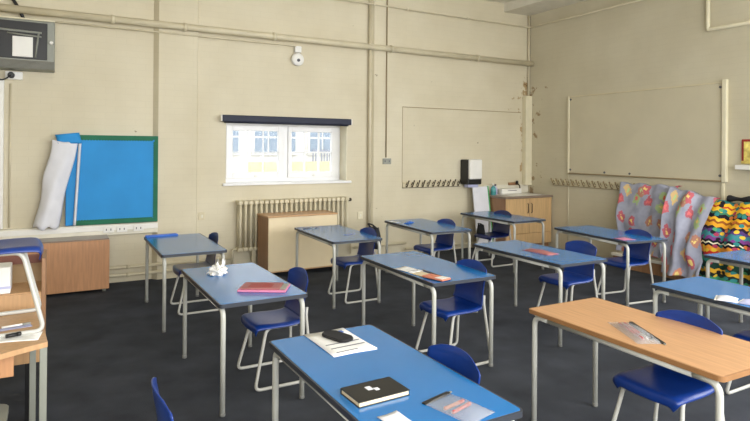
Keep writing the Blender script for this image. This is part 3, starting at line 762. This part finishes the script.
pouch('clear zip pencil case with red pens near the bottom edge on the closest blue table', (-6.2, -6.03), .15, .23, 14, pens=(('red', 'red', -.02, 'red pen inside the clear case on the closest blue table'), ('orange', 'red', .02, 'orange pen inside the clear case on the closest blue table')))
pouch('pink-brown pencil case alone on the blue table', (-3.49, -3.76), .33, .14, -88, film='mauve', zipm='pink')
# pink case on T2
pk = thing('pencil_case', 'pink-edged flat pencil case near the tissue on the blue table', 'pencil case', (-6.27, -3.93, Z), math.radians(-30))
MB().box(-.165, .165, -.10, .10, 0, .016, .005, 2).build('base', 'pink', pk); MB().box(-.15, .12, -.085, .09, .0162, .026, .004, 2).build('lid', 'mauve', pk); MB().box(.12, .16, -.08, .08, .0162, .022, .003).build('tab', 'steel_grey', pk)
MB().box(-.10, .06, -.06, .05, .0262, .0275).build('print', 'redframe', pk)
# tissue
ts = thing('crumpled_tissue', 'crumpled white tissue with a pointed wisp on the blue table', 'tissue', (-6.44, -3.33, Z))
b = MB(); r = bmesh.ops.create_icosphere(b.bm, subdivisions=4, radius=1.)
for v in r['verts']:
    q = v.co.copy(); k = 1+.75*noise.noise(q*2.3)+.5*abs(noise.noise(q*5+Vector((3, 1, 2))))
    v.co = Vector((q.x*.075*k, q.y*.09*k, max(0, .03+q.z*.045*k)))
b.build('ball', 'paper', ts)
b = MB()
P = [[Vector((.03+.06*u+.03*v, .03+.10*u-.02*math.sin(v*4), .03+.10*v*(1-.4*u)+.01*math.sin(u*9))) for u in [k/8 for k in range(9)]] for v in [k/8 for k in range(9)]]
b.sheet(P, .002).build('wisp', 'paper', ts)
P = [[Vector((-.03+.04*u, -.02+.03*u, .03+.09*v*(1-.6*abs(u-.5)))) for u in [k/5 for k in range(6)]] for v in [k/5 for k in range(6)]]
MB().sheet(P, .002).build('wisp', 'paper', ts)
ts.scale = (.68, .68, .85)
# T1 ruler / tray
rt = thing('blue_tray', 'blue tray of pale papers on the far edge of the table by the display board', 'tray', (-6.52, -1.165, Z), math.radians(4))
MB().box(-.165, .165, -.035, .035, 0, .006, .002).box(-.165, .165, -.035, -.029, .006, .018).box(-.165, .165, .029, .035, .006, .018).build('tray', 'bluepl', rt); MB().box(-.12, .08, -.02, .02, .0065, .012).build('papers', 'lilac', rt)
# T3, T4 bits
paper('white scrap of paper on the near end of the table by the pale cupboard', -4.62, -1.95, Z, .14, .06, 20, 'lilac', 'paper_scrap')
pen('silvery pencil on the far end of the table by the pale cupboard', (-4.93, -1.33), (-4.80, -1.29), Z, .005, 'ink', 'steel_grey', name='pencil', cat='pencil')
pen('second silvery pencil lying across the table by the pale cupboard', (-4.85, -1.42), (-4.74, -1.30), Z, .005, 'steel_grey', 'ink', name='pencil', cat='pencil')
paper('white paper on the far left corner of the table under the coat hooks', -3.60, -1.24, Z, .10, .16, 20, 'paper')
pouch('dark blue pencil case beside the white paper on the table under the coat hooks', (-3.47, -1.42), .16, .07, 30, film='bluepl', zipm='bluepl')
# T6
paper('white worksheet at the left edge of the middle table', -5.04, -3.86, Z, .14, .22, 12, 'paper', lines=2)
paper('second pale sheet beside the orange packet on the middle table', -5.03, -4.06, Z, .13, .20, 8, 'cab_pale')
pkt = thing('card_packet', 'orange and white card packet near the end of the middle table', 'packet', (-5.03, -4.22, Z+.005), math.radians(14))
MB().box(-.05, .05, -.11, .09, 0, .014, .003).build('box', 'orange', pkt); MB().box(-.045, .045, -.10, -.03, .0142, .016).build('panel', 'white', pkt)
pen('dark ruler lying alongside the orange packet on the middle table', (-4.955, -4.31), (-4.955, -3.93), Z, .006, 'edge', 'ink', name='ruler', cat='ruler')
# T8
paper('pink sheet of paper at the near end of the table by the lilac cloths', -2.05, -3.59, Z, .18, .17, -7, 'pink')
# T10
for i, (x, y, rz, m, lab) in enumerate(((-3.655, -5.60, 25, 'paper_grey', 'silvery packet at the edge of the bright blue table, the left one'), (-3.61, -5.73, 12, 'lilac', 'silvery packet at the edge of the bright blue table, next to the picture edge'))):
    o = thing('foil_packet', lab, 'packet', (x, y, Z), math.radians(rz))
    P = [[Vector((-.07+.14*u, -.06+.12*v, .003+.018*(math.sin(PI*u)*math.sin(PI*v))**.5*(1+.4*noise.noise(Vector((u*5, v*5, i)))))) for u in [k/10 for k in range(11)]] for v in [k/10 for k in range(11)]]
    MB().sheet(P, .002).build('wrapper', m, o); MB().box(-.072, .072, .058, .068, .001, .004).build('seal', 'white', o)
# T5
paper('printed worksheet under the black case on the closest blue table', -6.28, -5.15, Z, .235, .37, 1, 'paper_grey', 'worksheet', lines=0)
ws = paper('x', -6.275, -5.15, Z+.001, .225, .355, 3, 'paper', 'worksheet', lines=3); ws['label'] = 'upper printed worksheet directly beneath the black case, with lines of print'
ws2 = [o for o in bpy.data.objects if o.name == 'worksheet'][0]; ws2['label'] = 'cream sheet peeping out below the white printed worksheet on the closest table'
MB().box(.03, .085, .11, .14, .0044, .0054).build('printed_box', 'bluepl', ws)
sc_ = thing('glasses_case', 'black soft case lying on the printed worksheet', 'case', (-6.268, -5.105, Z+.0075), math.radians(-72))
MB().prism(rrect(-.09, .09, -.045, .045, .035), 0, .014, .005).build('shell', 'black_soft', sc_); MB().ring(rrect(-.091, .091, -.046, .046, .036), rrect(-.088, .088, -.043, .043, .033), .005, .008).build('seam', 'black', sc_)
bk = thing('book', 'black hardback book with a small white mark on the closest blue table', 'book', (-6.42, -5.775, Z), math.radians(2))
MB().box(-.112, .112, -.072, .072, .003, .019).build('pages', 'cab_pale', bk)
MB().box(-.116, .116, -.076, .076, 0, .003).box(-.116, .116, -.076, .076, .019, .022).box(-.116, .116, .073, .076, .0, .022).build('cover', 'black', bk)
MB().box(-.03, -.006, .0, .035, .0221, .0226).box(-.004, .016, -.015, .01, .0221, .0226).build('printed_mark', 'paper_grey', bk)
paper('small white paper near the bottom edge of the closest blue table', -6.46, -6.0, Z, .09, .11, 5, 'paper_grey')

# ------------------------------------------------------------------ bench and cloths
bn = thing('cloakroom_bench', 'low white-edged wooden bench under the hung cloths on the right wall', 'bench', (-.27, -3.45, 0))
MB().box(-.17, .24, -1.3, 1.3, .16, .2, .004).build('seat', 'rackwhite', bn)
MB().box(-.15, -.13, -1.28, 1.28, .0, .159).build('front_panel', 'wood_dk', bn)
for y in (-1.2, 0, 1.2): MB().box(-.129, .22, y-.015, y+.015, 0, .16).build('support', 'wood_dk', bn)
def cloth(name, label, m, ztop, yT, yB, xT, xB, zB, folds, amp, bulge=0., seed=0, droop=0.):
    R, C = 46, 64; P = []
    for i in range(R):
        v = i/(R-1); row = []
        for j in range(C):
            u = j/(C-1)
            y = (yT[0]*(1-v)+yB[0]*v)*(1-u)+(yT[1]*(1-v)+yB[1]*v)*u
            f = math.sin(u*folds*2*PI+seed+1.1*v+.8*math.sin(u*7+seed))*.5+.5
            f2 = noise.noise(Vector((u*5+seed, v*3.2, seed)))
            x = xT+(xB-xT)*(v**.75)-bulge*math.sin(PI*min(1, v*1.15))**1. - amp*(.15+.85*v**.7)*f - .06*f2*(.3+v)
            z = ztop-(ztop-zB)*v - droop*u*(1-v) - .035*(1-v)*(.5+.5*math.sin(u*folds*2*PI*1.0+seed+PI)) + .03*f2*v
            if i == 0: x += .07; z -= .03
            x = min(x, -.02)
            row.append(Vector((x, y+.03*f2*v, z)))
        P.append(row)
    o = thing(name, label, 'cloth', (0, (yT[0]+yT[1])/2, 0)); 
    ob = MB().sheet([[p-Vector((0, (yT[0]+yT[1])/2, 0)) for p in r] for r in P], .004).build('fabric', m, o)
    return o
cloth('hung_cloth', 'lilac-grey printed cloth hanging flat from the hooks, the left one', 'lilac_print', 1.24, (-2.08, -3.0), (-2.2, -2.9), -.13, -.36, .23, 3, .05, seed=1.)
cloth('hung_cloth', 'lilac-grey printed cloth bunched in thick folds beside the multicoloured one', 'lilac_print', 1.24, (-2.96, -3.58), (-3.06, -3.60), -.24, -.60, .10, 2, .13, seed=2.6, droop=.12, bulge=.06)
cloth('hung_cloth', 'multicoloured banded cloth with zigzag bands at the right edge', 'folk', 1.10, (-3.46, -4.7), (-3.50, -4.75), -.26, -.58, .06, 4, .09, seed=4.1, bulge=.1)
cpile = thing('dark_scarf', 'dark scarf lying along the top of the multicoloured cloth', 'scarf', (-.2, -4.1, 1.1))
P = [[Vector((.07*math.cos(a)+.01*math.sin(v*17), -.3+.7*v, .0+.035*math.sin(a)*(1+.5*math.sin(v*13)))) for a in [2*PI*k/10 for k in range(10)]+[0]] for v in [k/24 for k in range(25)]]
MB().sheet(P, .003).build('fabric', 'black_soft', cpile)

# ------------------------------------------------------------------ camera
cam = bpy.data.cameras.new('camera'); co = bpy.data.objects.new('camera', cam); COL.objects.link(co); S.camera = co
yaw, pit, rol = 5.08984227e-01, 2.72863015e-03, 7.90132904e-03
fw = Vector((math.sin(yaw)*math.cos(pit), math.cos(yaw)*math.cos(pit), math.sin(pit)))
r0 = Vector((math.cos(yaw), -math.sin(yaw), 0)); u0 = r0.cross(fw)
rx = r0*math.cos(rol)+u0*math.sin(rol); ux = -r0*math.sin(rol)+u0*math.cos(rol)
mt = Matrix((rx, ux, -fw)).transposed().to_4x4(); mt.translation = Vector((-7.54108770, -7.76803240, 1.69394368))
co.matrix_world = mt
cam.sensor_width = 36; cam.lens = 571.947/750*36; cam.shift_y = -(210.5-146.504)/750; cam.clip_start = .05

# ------------------------------------------------------------------ light
def area(name, loc, rot, sx, sy, power, col=(1, 1, 1)):
    l = bpy.data.lights.new(name, 'AREA'); l.shape = 'RECTANGLE'; l.size = sx; l.size_y = sy; l.energy = power; l.color = col
    o = bpy.data.objects.new(name, l); COL.objects.link(o); o.location = loc; o.rotation_euler = rot; return o
T = math.radians(26)
area('daylight_rear_left', (-7.05, YR+.02, 2.1), (PI/2-T, 0, 0), 3.6, 2.2, 165, (1., .975, .93))
area('daylight_rear_right', (-2.9, YR+.02, 2.1), (PI/2-T, 0, 0), 3.6, 2.2, 165, (1., .975, .93))
area('daylight_right', (-.02, -6.9, 2.1), (PI/2-T, 0, PI/2), 3.8, 2.2, 120, (1., .975, .93))
wd = bpy.data.worlds.new('world'); S.world = wd; wd.use_nodes = True
bg = wd.node_tree.nodes['Background']; bg.inputs[0].default_value = (.86, .92, 1, 1); bg.inputs[1].default_value = 3.6
S.view_settings.view_transform = 'Standard'; S.view_settings.look = 'None'; S.view_settings.gamma = 1; S.view_settings.use_curve_mapping = False
S.view_settings.exposure = .22
